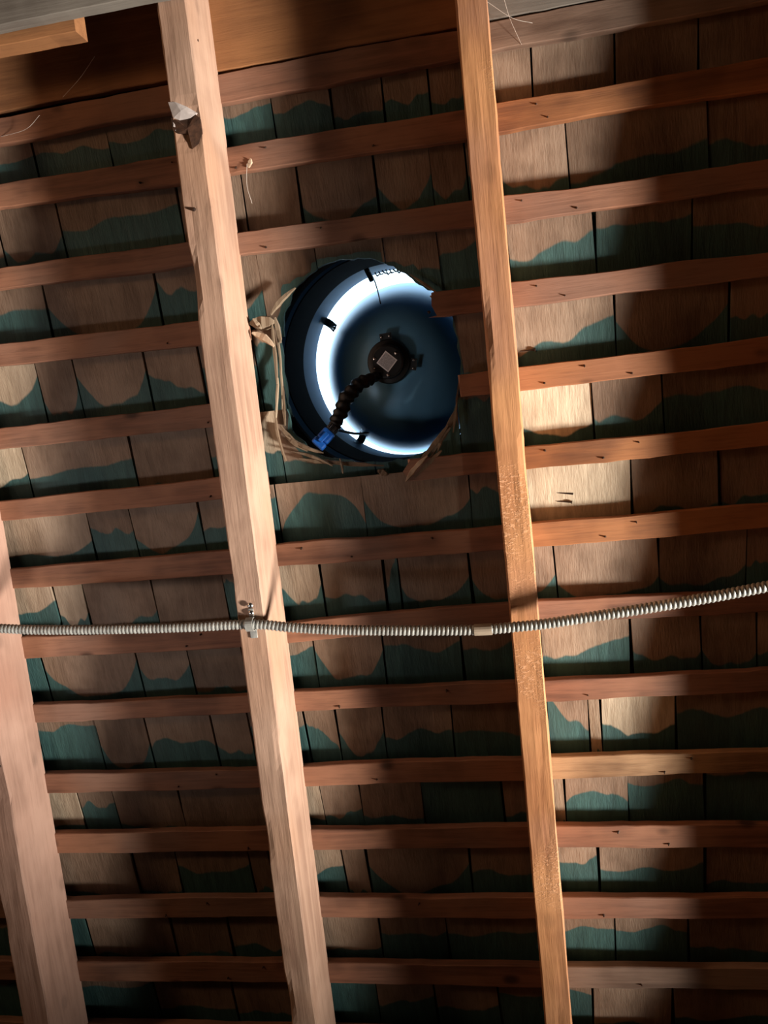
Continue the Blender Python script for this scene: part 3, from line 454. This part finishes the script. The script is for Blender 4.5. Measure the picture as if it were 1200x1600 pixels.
for row in SHINGLES:
    k, ua, ub, dip = row[:4]; amp = row[4] if len(row) > 4 else 0; tone = row[5] if len(row) > 5 else 1; slant = row[6] if len(row) > 6 else 0
    near = ub > min(HU) - .02 and ua < max(HU) + .02 and batten_v(k, (ua + ub) / 2)[0] > min(HV) - .02 and batten_v(k + 1, (ua + ub) / 2)[0] < max(HV) + .02
    g = random.uniform(.0003, .0007) if near else random.uniform(.0008, .0026); ua += g; ub -= g
    if ub - ua < .006: continue
    um = (ua + ub) / 2
    vt, wt = batten_v(k, um); vb, wb = batten_v(k + 1, um)
    st, sb = (batten_v(k, ub)[0] - batten_v(k, ua)[0]) / (ub - ua), (batten_v(k + 1, ub)[0] - batten_v(k + 1, ua)[0]) / (ub - ua)
    top, bot = vt - wt * .1, vb - wb * .45
    vis0, vis1 = vt - wt / 2, vb + wb / 2
    cen = Vector((um, (top + bot) / 2, -BT))
    dw = random.uniform(-.0018, 0); tw = random.uniform(-.0012, .0012)
    bm = bmesh.new(); uvl = bm.loops.layers.uv.new('UVMap')
    NU, NV = 4, 3; th = .007
    grid = {}
    lean = random.uniform(-.004, .004)
    for i in range(NU + 1):
        fu = i / NU; u = ua + (ub - ua) * fu
        edge = random.uniform(-.0007, .0007)
        for j in range(NV + 1):
            fv = j / NV
            v0 = top + st * (u - um); v1 = bot + sb * (u - um)
            v = v0 + (v1 - v0) * fv
            uu = u + (edge if i in (0, NU) else 0) + lean * (fv - .5)
            w = -.0012 - .021 * fv + dw + tw * (fu - .5) * 2 + random.uniform(-.0003, .0003)
            for s in (0, 1): grid[i, j, s] = bm.verts.new((uu - um, v - cen.y, w - s * th))
    def quad(*c):
        f = bm.faces.new([grid[q] for q in c])
        for lp, q in zip(f.loops, c):
            lp[uvl].uv = (q[0] / NU, (vis0 - (grid[q].co.y + cen.y)) / max(vis0 - vis1, .01))
    for i in range(NU):
        for j in range(NV):
            quad((i, j, 0), (i, j + 1, 0), (i + 1, j + 1, 0), (i + 1, j, 0)); quad((i, j, 1), (i + 1, j, 1), (i + 1, j + 1, 1), (i, j + 1, 1))
    for j in range(NV):
        quad((0, j, 0), (0, j, 1), (0, j + 1, 1), (0, j + 1, 0)); quad((NU, j, 0), (NU, j + 1, 0), (NU, j + 1, 1), (NU, j, 1))
    for i in range(NU):
        quad((i, 0, 0), (i + 1, 0, 0), (i + 1, 0, 1), (i, 0, 1)); quad((i, NV, 0), (i, NV, 1), (i + 1, NV, 1), (i + 1, NV, 0))
    bmesh.ops.recalc_face_normals(bm, faces=bm.faces[:])
    me = bpy.data.meshes.new('shingle'); bm.to_mesh(me); bm.free()
    tv = tone * random.uniform(.86, 1.08)
    at = me.attributes.new('dip', 'FLOAT_VECTOR', 'POINT')
    for d in at.data: d.vector = (dip, amp, slant)
    at = me.attributes.new('tone', 'FLOAT', 'POINT')
    for d in at.data: d.value = tv
    o = link('shingle', me, M['shingle'], ceiling, ml=T(*cen))
    if ub > min(HU) - .02 and ua < max(HU) + .02 and top > min(HV) - .02 and bot < max(HV) + .02:
        bpy.context.view_layer.update()
        md = o.modifiers.new('cut', 'BOOLEAN'); md.object = cutter; md.operation = 'DIFFERENCE'; md.solver = 'EXACT'
        ev = o.evaluated_get(bpy.context.evaluated_depsgraph_get())
        new = bpy.data.meshes.new_from_object(ev); o.modifiers.clear()
        if len(new.polygons) == 0: bpy.data.objects.remove(o)
        else: o.data = new
bpy.data.objects.remove(cutter)

# ------------------------------------------------------------------ battens (and the wide board above them)
def plank(name, ua, ub, vfun, w0, w1, mat, parent, ragged=(0, 0), amp=.0012, step=.02):
    n = max(2, int((ub - ua) / step)); bm = bmesh.new(); prev = None
    um = (ua + ub) / 2; vm = vfun(um)[0]; sd = random.uniform(0, 50)
    for i in range(n + 1):
        u = ua + (ub - ua) * i / n; v, wd = vfun(u)
        a = N((u, sd, 0), 9) * amp * 2 + N((u, sd, 3), 40) * amp; b = N((u, sd, 9), 9) * amp * 2 + N((u, sd, 5), 40) * amp
        h = w1 + N((u, sd, 2), 6) * amp * .6; e_ = .0012
        pr = [(v - wd / 2 + a, w0), (v + wd / 2 + b, w0), (v + wd / 2 + b, h - e_), (v + wd / 2 + b - e_, h), (v + N((u, sd, 7), 20) * .004, h + N((u, sd, 8), 25) * .0006), (v - wd / 2 + a + e_, h), (v - wd / 2 + a, h - e_)]
        ring = []
        for q, (vv, ww) in enumerate(pr):
            du = 0
            if i == 0: du = ragged[0] * random.uniform(-1, 1)
            if i == n: du = ragged[1] * random.uniform(-1, 1)
            ring.append(bm.verts.new((u + du - um, vv - vm, ww)))
        if prev:
            for q in range(7): bm.faces.new((prev[q], prev[(q + 1) % 7], ring[(q + 1) % 7], ring[q]))
        else: bm.faces.new(ring)
        prev = ring
    bm.faces.new(prev[::-1]); bmesh.ops.recalc_face_normals(bm, faces=bm.faces[:])
    return from_bm(name, bm, mat, parent, ml=T(um, vm, 0))
SPLIT = {3: [(U0, -.374, 0, .0), (-.083, U1, .012, 0)], 4: [(U0, -.385, 0, 0), (-.054, U1, .004, 0)], 5: [(U0, -.375, 0, 0), (-.148, U1, .014, 0)]}
JOINT = .0112                            # the battens butt together over the orange-brown rafter
RIGHT = {1: 'batten_warm_lit', 4: 'batten_warm_lit', 5: 'batten_warm_lit', 6: 'batten_warm_lit', 9: 'batten_pale', 12: 'batten_grey', 0: 'batten_grey'}
for k in range(0, 15):
    for ua, ub, ra, rb in SPLIT.get(k, [(U0, U1, 0, 0)]):
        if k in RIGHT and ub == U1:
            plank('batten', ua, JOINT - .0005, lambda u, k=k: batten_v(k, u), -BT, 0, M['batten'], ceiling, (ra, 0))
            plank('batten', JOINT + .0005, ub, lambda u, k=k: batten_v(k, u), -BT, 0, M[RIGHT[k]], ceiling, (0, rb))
        else: plank('batten', ua, ub, lambda u, k=k: batten_v(k, u), -BT, 0, M['batten'], ceiling, (ra, rb))
for ua, ub, v0, v1, mat in ((U0, .008, .531, .745, 'orange_board'), (.0095, U1, .533, .745, 'grey_board'), (U0, U1, .75, .96, 'orange_board')):
    plank('sheathing_board', ua, ub, lambda u: ((v0 + v1) / 2, v1 - v0), -BT, -.001, M[mat], ceiling, amp=.001)

# ------------------------------------------------------------------ rafters
H = .099
def rafter(ua, ub, mat, label, va=-3.4, vb=1.66, dents=(), amp=.0011, back=-.003):
    um, n = (ua + ub) / 2, 330; bm = bmesh.new(); prev = None; sd = random.uniform(0, 99); hw = (ub - ua) / 2
    prof = [(-hw, -.0145), (-hw, H * .35), (-hw, H * .7), (-hw, H - .0022), (-hw + .0022, H), (-hw * .45, H), (0, H), (hw * .45, H), (hw - .0022, H), (hw, H - .0022), (hw, H * .7), (hw, H * .35), (hw, back)]
    np_ = len(prof)
    for i in range(n + 1):
        v = va + (vb - va) * i / n; bow = N((v, sd, 0), 1.3) * .0022
        ring = []
        for q, (x, z) in enumerate(prof):
            if 0 < q < np_ - 1:
                dx = N((v, q * .4, sd), 14) * amp + N((v, q * .7, sd + 5), 60) * amp * .6; dz = N((v, q * .4, sd + 9), 12) * amp * .7
            else: dx = dz = 0
            if q in (3, 4, 8, 9):
                wn = max(0, N((v, q // 5, sd + 20), 7) - .25) * .006
                dz -= wn; dx += wn * (1 if q < 5 else -1)
            for (dv, du, rad, dep) in dents:
                f = math.exp(-((v - dv) / rad) ** 2 - ((x - du) / (rad * 1.1)) ** 2)
                if z > H * .6: dz -= dep * f * (1 + .8 * N((v, x * 30, 1), 90))
            ring.append(bm.verts.new((x + dx + bow, v, z + dz)))
        if prev:
            for q in range(np_): bm.faces.new((prev[q], prev[(q + 1) % np_], ring[(q + 1) % np_], ring[q]))
        else: bm.faces.new(ring[::-1])
        prev = ring
    bm.faces.new(prev); bmesh.ops.recalc_face_normals(bm, faces=bm.faces[:])
    o = from_bm('rafter', bm, M[mat], mw=ROOF @ T(um, 0, 0), smooth=False)
    return tag(o, label, 'rafter', 'roof rafters')
rl = rafter(-.4155, -.3725, 'rafter_pale', 'pale rafter beside the round vent, with a torn patch and a cable strap', dents=((.425, .004, .019, .008),))
rm = rafter(-.009, .0325, 'rafter_orange', 'narrow orange-brown rafter to the right of the round vent', back=-.0145)
r0 = rafter(-.899, -.849, 'rafter_pink_shaded', 'wide pinkish rafter at the lower left edge of the photo', dents=((-.56, .018, .03, .004),))
rr = rafter(.445, .487, 'rafter_orange', 'rafter one bay beyond the orange-brown one, outside the photo', back=-.0145)
rq = rafter(-1.30, -1.258, 'rafter_pale', 'leftmost rafter, one bay beyond the wide pinkish one')

def rparts(r, um):
    """a point of the roof frame in the rafter's own frame"""
    return lambda u, v, w: (u - um, v, w)
L_ = lambda u, v, w: T(u + .394, v, w)
# torn patch on the left rafter: pale flake over dark bark
def flake(name, pts, th, mat, parent, ml=None, jit=.0006):
    bm = bmesh.new(); c = Vector((0, 0, 0))
    for p in pts: c += Vector(p) / len(pts)
    top = [bm.verts.new(Vector(p) - c + Vector((random.uniform(-jit, jit), random.uniform(-jit, jit), 0))) for p in pts]
    bot = [bm.verts.new(Vector(p) - c - Vector((0, 0, th))) for p in pts]
    t = bm.verts.new((0, 0, th * .35))
    n = len(pts)
    for i in range(n):
        bm.faces.new((top[i], top[(i + 1) % n], t)); bm.faces.new((top[i], bot[i], bot[(i + 1) % n], top[(i + 1) % n]))
    bm.faces.new(bot); bmesh.ops.recalc_face_normals(bm, faces=bm.faces[:])
    return from_bm(name, bm, mat, parent, ml=T(*c) if ml is None else ml @ T(*c))
o = flake('torn_patch', [(-.0225, .458, .0985), (-.012, .457, .1), (.004, .447, .1), (.017, .438, .0985), (.006, .433, .097), (-.010, .433, .0975), (-.018, .437, .098)], .006, M['pale_chip'], rl)
o['label'] = 'silvery pale torn patch'
o = flake('bark', [(-.0215, .440, .0965), (-.013, .434, .096), (.002, .433, .096), (.014, .437, .097), (.0205, .430, .098), (.0205, .410, .098), (.014, .397, .0985), (.004, .392, .0995), (.006, .409, .0985), (-.004, .414, .098), (-.014, .415, .098), (-.0215, .421, .0975)], .006, M['bark'], rl)
o['label'] = 'dark bark left in the torn edge'
for i, (u, v, s) in enumerate(((-.018, .428, .004), (.009, .427, .005), (.0165, .41, .004), (.0185, .392, .003), (-.0155, .4215, .003), (.0155, .404, .003))):
    flake('wood_chip', [(u - s * .5, v + s, .097), (u + s * .6, v + s * .6, .0965), (u + s * .4, v - s * 1.2, .0975), (u - s * .6, v - s * .6, .098)], .002, M['pale_chip'], rl)

def nail(name, a, b, r, parent, mat='nail', head=0., shift=(0, 0, 0)):
    a, b = Vector(a) - Vector(shift), Vector(b) - Vector(shift); d = (b - a); bm = bmesh.new()
    bmesh.ops.create_cone(bm, cap_ends=True, segments=8, radius1=r * .35, radius2=r, depth=d.length, matrix=T(0, 0, d.length / 2))
    if head: bmesh.ops.create_cone(bm, cap_ends=True, segments=10, radius1=head, radius2=head, depth=.0012, matrix=T(0, 0, d.length))
    return from_bm(name, bm, M[mat], parent, ml=frame(a, d))
nail('nail', (-.3985, .310, .1035), (-.3995, .3125, .094), .0042, rl, shift=(-.394, 0, 0))
nail('nail', (-.381, .545, .07), (-.3715, .543, .07), .0025, rl, shift=(-.394, 0, 0))
for u, v in ((-.874, -.395), (-.866, -.465), (-.872, -.44), (-.855, -.508)): nail('nail', (u, v, .1012), (u + .001, v + .001, .094), .003, r0, shift=(-.874, 0, 0))
# nails through the shingles and battens
nail('nail', (.0648, -.1485, -.026), (.1034, -.155, -.0245), .0016, ceiling)
nail('nail', (.0783, -.1648, -.026), (.1005, -.1678, -.024), .0013, ceiling, head=.0028)
nail('nail', (.0402, .0703, -.027), (.0632, .0696, -.0245), .0012, ceiling, head=.0035)
for k, us in ((1, (-.515, -.462, -.36, -.31, -.15, .088, .105)), (2, (-.33, -.24, .135, .06)), (3, (-.51, -.40, -.09, .07, .11)), (4, (-.46, -.43, .071, .131, .198)), (5, (-.47, .063, .15, .2)), (6, (-.44, -.33, -.25, -.12, .145, .19)), (7, (-.55, -.52, -.2)), (8, (-.3, -.12, .1)), (9, (-.6, -.53, .21, .25, -.25)), (10, (-.49, .134, .21)), (11, (-.66, -.58, .1, -.2)), (12, (-.56, -.49, .15))):
    for i, u in enumerate(us):
        v, wd = batten_v(k, u); v += wd * .28 * (1 if i % 2 else -1)
        nail('nail', (u + random.uniform(-.003, .003), v + random.uniform(-.004, .001), .0035), (u, v, -.003), random.uniform(.0018, .0028), ceiling)

# broken wood round the opening
def splinter(a, b, wid, th, w, bend=.0, mat='splinter'):
    a, b = Vector((*a, 0)), Vector((*b, 0)); d = b - a; s = Vector((-d.y, d.x, 0)).normalized(); n = 6; bm = bmesh.new(); prev = None
    c = (a + b) / 2
    for i in range(n + 1):
        f = i / n; wd = wid * (1 - .75 * abs(2 * f - 1) ** 2.2) * random.uniform(.75, 1.2)
        p = a + d * f + s * (bend * (1 - (2 * f - 1) ** 2)) - c
        z = random.uniform(-.0015, .0015)
        ring = [bm.verts.new(p + s * q + Vector((0, 0, zz + z))) for q, zz in ((-wd / 2, -th / 2), (wd / 2, -th / 2), (wd * .4, th / 2), (-wd * .3, th / 2))]
        if prev:
            for q in range(4): bm.faces.new((prev[q], prev[(q + 1) % 4], ring[(q + 1) % 4], ring[q]))
        else: bm.faces.new(ring)
        prev = ring
    bm.faces.new(prev[::-1]); bmesh.ops.recalc_face_normals(bm, faces=bm.faces[:])
    return from_bm('splinter', bm, M[mat], ceiling, ml=T(c.x, c.y, w))
for a, b, wid, th, w, bend, mat in SPLINTERS: splinter(a, b, wid, th, w, bend, mat)

# ------------------------------------------------------------------ boards nailed across at the top left
gb = tag(plank('tie_board', -1.5, -.376, lambda u: (.637, .102), .1005, .122, M['grey_board'], None, amp=.0008), 'grey weathered board nailed across the top of the pale rafter', 'board')
gb.matrix_world = ROOF @ T(-.938, .637, 0)
cl = tag(plank('cleat', -.846, -.537, lambda u: (.603, .062), .066, .0985, M['orange_board'], None, amp=.001), 'short orange board end lying behind the grey tie board', 'board')
cl.matrix_world = ROOF @ T(-.6915, .603, 0)

# ------------------------------------------------------------------ armoured cable
pts = catmull(CABLE, 60); L = [0.]
for a, b in zip(pts[:-1], pts[1:]): L.append(L[-1] + (b - a).length)
pitch, per = .0062, 6; step = pitch / per; fine = []; i = 0; s = 0.
while s < L[-1]:
    while i < len(L) - 2 and L[i + 1] < s: i += 1
    f = (s - L[i]) / max(L[i + 1] - L[i], 1e-9); fine.append(pts[i].lerp(pts[i + 1], f)); s += step
cen = sum(fine, Vector()) / len(fine)
def ridge(i, a):
    ph = (i / per - a / (2 * math.pi)) % 1.
    return .0060 + .0017 * max(0., math.sin(math.pi * ph)) ** .8
bm = bmesh.new(); tube(bm, [p - cen for p in fine], ridge, 12)
cable = from_bm('armoured_cable', bm, M['steel'], mw=ROOF @ T(*cen), smooth=True)
tag(cable, 'ribbed grey metal-clad cable sagging across the rafters', 'cable')
ic = min(range(len(fine)), key=lambda q: abs(fine[q].x + .047))
bm = bmesh.new(); seg = [fine[ic + q] - cen for q in range(-12, 13, 3)]; tube(bm, seg, .0083, 16)
o = from_bm('sleeve', bm, M['brass'], cable, smooth=False); o['label'] = 'smooth tan sleeve on the cable'
# strap and nail on the left rafter
iu = min(range(len(fine)), key=lambda q: abs(fine[q].x + .3925)); sc_ = fine[iu]
st = link('cable_strap', None, mw=ROOF @ T(sc_.x, sc_.y, H)); tag(st, 'small pale metal strap holding the cable to the pale rafter', 'strap')
bm = bmesh.new(); prev = None; dz = sc_.z - H
for i in range(13):
    a = math.pi * (-.15 + 1.3 * i / 12); r = .0092
    ring = [bm.verts.new((x, math.cos(a) * rr_, dz + math.sin(a) * rr_)) for x, rr_ in ((-.0058, r), (.0058, r), (.0058, r + .0014), (-.0058, r + .0014))]
    if prev:
        for q in range(4): bm.faces.new((prev[q], prev[(q + 1) % 4], ring[(q + 1) % 4], ring[q]))
    else: bm.faces.new(ring)
    prev = ring
bm.faces.new(prev[::-1]); bmesh.ops.recalc_face_normals(bm, faces=bm.faces[:]); from_bm('band', bm, M['steel'], st)
bm = bmesh.new(); box(bm, (-.0055, -.024, -.0005), (.0055, -.008, .0018), .0006); from_bm('foot', bm, M['steel'], st)
bm = bmesh.new(); box(bm, (-.004, .008, -.0005), (.004, .022, .0018), .0006); from_bm('foot', bm, M['steel'], st)
for y, h in ((.0155, .005), (.0275, .006)):
    bm = bmesh.new(); lathe(bm, [(0, h), (.0024, h - .0003), (.0044, h - .0016), (.0046, h - .0026), (.002, h - .003), (.0018, -.004), (0, -.004)], 14)
    from_bm('nail', bm, M['screw'], st, ml=T(.0005 if y < .02 else .001, y, 0), smooth=True)

# ------------------------------------------------------------------ the round roof vent
AX = Vector((.07245, .01669, -.99723))   # axis, pointing out of the attic
zf = -AX; xf = (Vector((1, 0, 0)) - zf * zf.x).normalized(); yf = zf.cross(xf)
FM = Matrix([(xf[i], yf[i], zf[i], (FAN_C[0], FAN_C[1], -.05)[i]) for i in range(3)] + [(0, 0, 0, 1)])
fan = link('roof_vent_fan', None, mw=ROOF @ FM)
tag(fan, 'round blue-grey metal vent fan set in a hole sawn through the shingles', 'vent fan')
bm = bmesh.new(); lathe(bm, [(.1665, -.098), (.1665, -.182), (.1690, -.184), (.1690, -.02), (.1665, -.02)], 128, True); from_bm('throat', bm, M['throat'], fan, smooth=False)
bm = bmesh.new(); lathe(bm, [(.1645, -.004), (.1645, -.1), (.1665, -.1), (.1665, -.004)], 128, True); o = from_bm('collar', bm, M['collar'], fan); o['label'] = 'dull black inner collar'
bm = bmesh.new(); lathe(bm, [(.170, -.040), (.26, -.040), (.26, -.043), (.170, -.043)], 96, True); from_bm('flange', bm, M['throat'], fan)
DC = Vector((.005, -.011, 0))
bm = bmesh.new()
prof = [(0, -.062)]
for i in range(1, 41):
    f = i / 40; prof.append((.155 * f, -.062 - .012 * f ** 2 - .128 * f ** 3.6))
prof += [(.155, -.206), (.150, -.206), (0, -.206)]
lathe(bm, prof, 128); dish = from_bm('dish', bm, M['dish'], fan, ml=T(*DC), smooth=True)
dish['label'] = 'shallow blue-grey dish under the vent cap'
# four bent brackets from the throat to the dish rim
for adeg in (146, 234, 326, 54):
    a = R_(adeg); bm = bmesh.new(); cs = Vector((math.cos(a), math.sin(a), 0)); tn = Vector((-cs.y, cs.x, 0)); prev = None
    for r, z in ((.1655, -.150), (.1655, -.178), (.160, -.183), (.150, -.172), (.136, -.146), (.131, -.139)):
        p = cs * r; ring = [bm.verts.new(p + tn * s + Vector((0, 0, z + dz))) for s, dz in ((-.007, 0), (.007, 0), (.007, .002), (-.007, .002))]
        if prev:
            for q in range(4): bm.faces.new((prev[q], prev[(q + 1) % 4], ring[(q + 1) % 4], ring[q]))
        else: bm.faces.new(ring)
        prev = ring
    bm.faces.new(prev[::-1]); bmesh.ops.recalc_face_normals(bm, faces=bm.faces[:]); br = from_bm('bracket', bm, M['black'], fan)
    bm = bmesh.new(); lathe(bm, [(0, .0026), (.0022, .0022), (.0034, 0), (0, -.001)], 12); from_bm('screw', bm, M['screw'], br, ml=T(*(cs * .1335 + Vector((0, 0, -.1395)))), smooth=True)
# motor hub
HZ = -.055
hub = link('motor_hub', None, parent=fan, ml=T(0, 0, HZ))
hub.empty_display_size = .02
bm = bmesh.new(); lathe(bm, [(0, .018), (.0245, .018), (.0275, .0165), (.0285, .013), (.0285, .008), (.035, .006), (.0365, .003), (.0365, -.012), (0, -.012)], 64)
from_bm('housing', bm, M['black'], hub, smooth=False)
bm = bmesh.new(); box(bm, (-.0125, -.0125, 0), (.0125, .0125, .0007), .0002); lab = from_bm('label_plate', bm, M['label_edge'], hub, ml=T(0, 0, .018) @ Matrix.Rotation(R_(46), 4, 'Z'))
lab['label'] = 'pale square label turned on its corner'
bm = bmesh.new(); box(bm, (-.0106, -.0106, 0), (.0106, .0106, .0011)); from_bm('label_field', bm, M['label'], hub, ml=T(0, 0, .018) @ Matrix.Rotation(R_(46), 4, 'Z'))
for x, y in ((-.0205, .0065), (.0165, .0115), (-.0005, -.0225), (-.0215, -.009)):
    bm = bmesh.new(); r = .0030 if (x, y) != (-.0215, -.009) else .0015
    lathe(bm, [(0, .0022), (r * .6, .002), (r, .0008), (r, -.001), (0, -.001)], 14); from_bm('screw', bm, M['screw'], hub, ml=T(x, y, .0183), smooth=True)
for adeg, w_ in ((92, .02), (-12, .02), (215, .012)):
    a = R_(adeg); bm = bmesh.new(); box(bm, (-.0065, -w_ / 2, -.001), (.0065, w_ / 2, .0012), .0004)
    tm = Matrix.Rotation(a, 4, 'Z') @ T(.0405, 0, .0005); from_bm('mounting_tab', bm, M['tab'], hub, ml=tm)
    for s in (-1, 1):
        bm = bmesh.new(); lathe(bm, [(0, .0034), (.0016, .003), (.0027, .0012), (0, .0011)], 12)
        from_bm('screw', bm, M['screw'], hub, ml=tm @ T(.001, s * w_ * .34, 0), smooth=True)
# wiring loom from the hub to the blue plug
def tubes(name, plist, mat, n=10, parent=fan):
    bm = bmesh.new()
    for p, r in plist: tube(bm, p, r, n)
    return from_bm(name, bm, M[mat], parent, smooth=True)
LP = LOOM
core = catmull(LP, 12)
bm = bmesh.new(); tube(bm, core, lambda i, a: (.0070 + .0048 * math.sin(math.pi * i / (len(core) - 1)) ** .7) * (1 + .12 * math.sin(i * .9) + .1 * math.sin(3 * a + i * .35)), 12)
loom = from_bm('wiring_loom', bm, M['loom'], fan, smooth=True); loom['label'] = 'black taped wiring loom'
for k in range(5):
    p = catmull([Vector(q) + Vector((random.uniform(-.006, .006), random.uniform(-.006, .006), random.uniform(.001, .006))) for q in LP], 8)
    bm = bmesh.new(); tube(bm, p, .0016, 8); from_bm('wire', bm, M['black'], loom, smooth=True)
pp = Vector(LP[-1]); pd = (Vector(PLUG_END) - pp).normalized()
plug = link('plug', None, parent=fan, ml=frame(pp, pd))
bm = bmesh.new(); box(bm, (-.0085, -.0075, -.006), (.0085, .0075, .006), .0015); from_bm('plug_collar', bm, M['black'], plug)
bm = bmesh.new(); box(bm, (-.0105, -.008, .006), (.0105, .008, .026), .003); o = from_bm('plug_body', bm, M['blue'], plug); o['label'] = 'bright blue plastic plug'
bm = bmesh.new(); box(bm, (-.0115, -.006, .0262), (.0115, .007, .038), .003); from_bm('plug_cap', bm, M['blue'], plug)
bm = bmesh.new(); box(bm, (-.004, .0078, .012), (.004, .0115, .030), .0012); from_bm('latch', bm, M['blue'], plug)
for x in (-.005, .004):
    bm = bmesh.new(); box(bm, (x - .0017, .0076, -.004), (x + .0017, .0086, .004), .0003); from_bm('plug_clip', bm, M['screw'], plug)
# loose lead at the top and at the lower bracket
tubes('wire', [(catmull([(-.029, .158, -.10), (-.026, .148, -.12), (-.0215, .128, -.122), (-.016, .100, -.112)], 8), .0011)], 'black', 8)
tubes('wire', [(catmull([LP[-1], (-.07, -.112, -.04), (-.058, -.116, -.09)], 8), .0022)], 'black', 8)
bm = bmesh.new(); box(bm, (-.004, -.012, -.004), (.004, .012, .004), .001); from_bm('lead_clip', bm, M['black'], fan, ml=T(-.030, .152, -.108) @ Matrix.Rotation(R_(20), 4, 'Z'))
bm = bmesh.new(); tk = []
for i in range(7):
    x = -.024 + i * .0065; p = [Vector((x, .160 - abs(i - 3) * .0008, -.13)), Vector((x + .002, .152 + (i % 3) * .002, -.135)), Vector((x + .004, .156, -.145))]; tk.append((p, .0014))
o = tubes('mesh_scrap', tk, 'black', 6); o['kind'] = 'stuff'

# ------------------------------------------------------------------ cobwebs
def web(label, strands):
    bm = bmesh.new(); c = Vector(strands[0][0])
    for s in strands: tube(bm, [p - c for p in catmull(s, 8)], .00028, 5)
    o = from_bm('cobweb', bm, M['web'], mw=ROOF @ T(*c)); o['kind'] = 'thing'; tag(o, label, 'cobweb', 'cobwebs'); return o

web('fine pale cobweb strands hanging beside the top of the orange-brown rafter', WEBS[:2])
web('long thin cobweb thread in the dark upper left corner', WEBS[2:4])
web('short cobweb thread on a batten just right of the pale rafter', WEBS[4:])
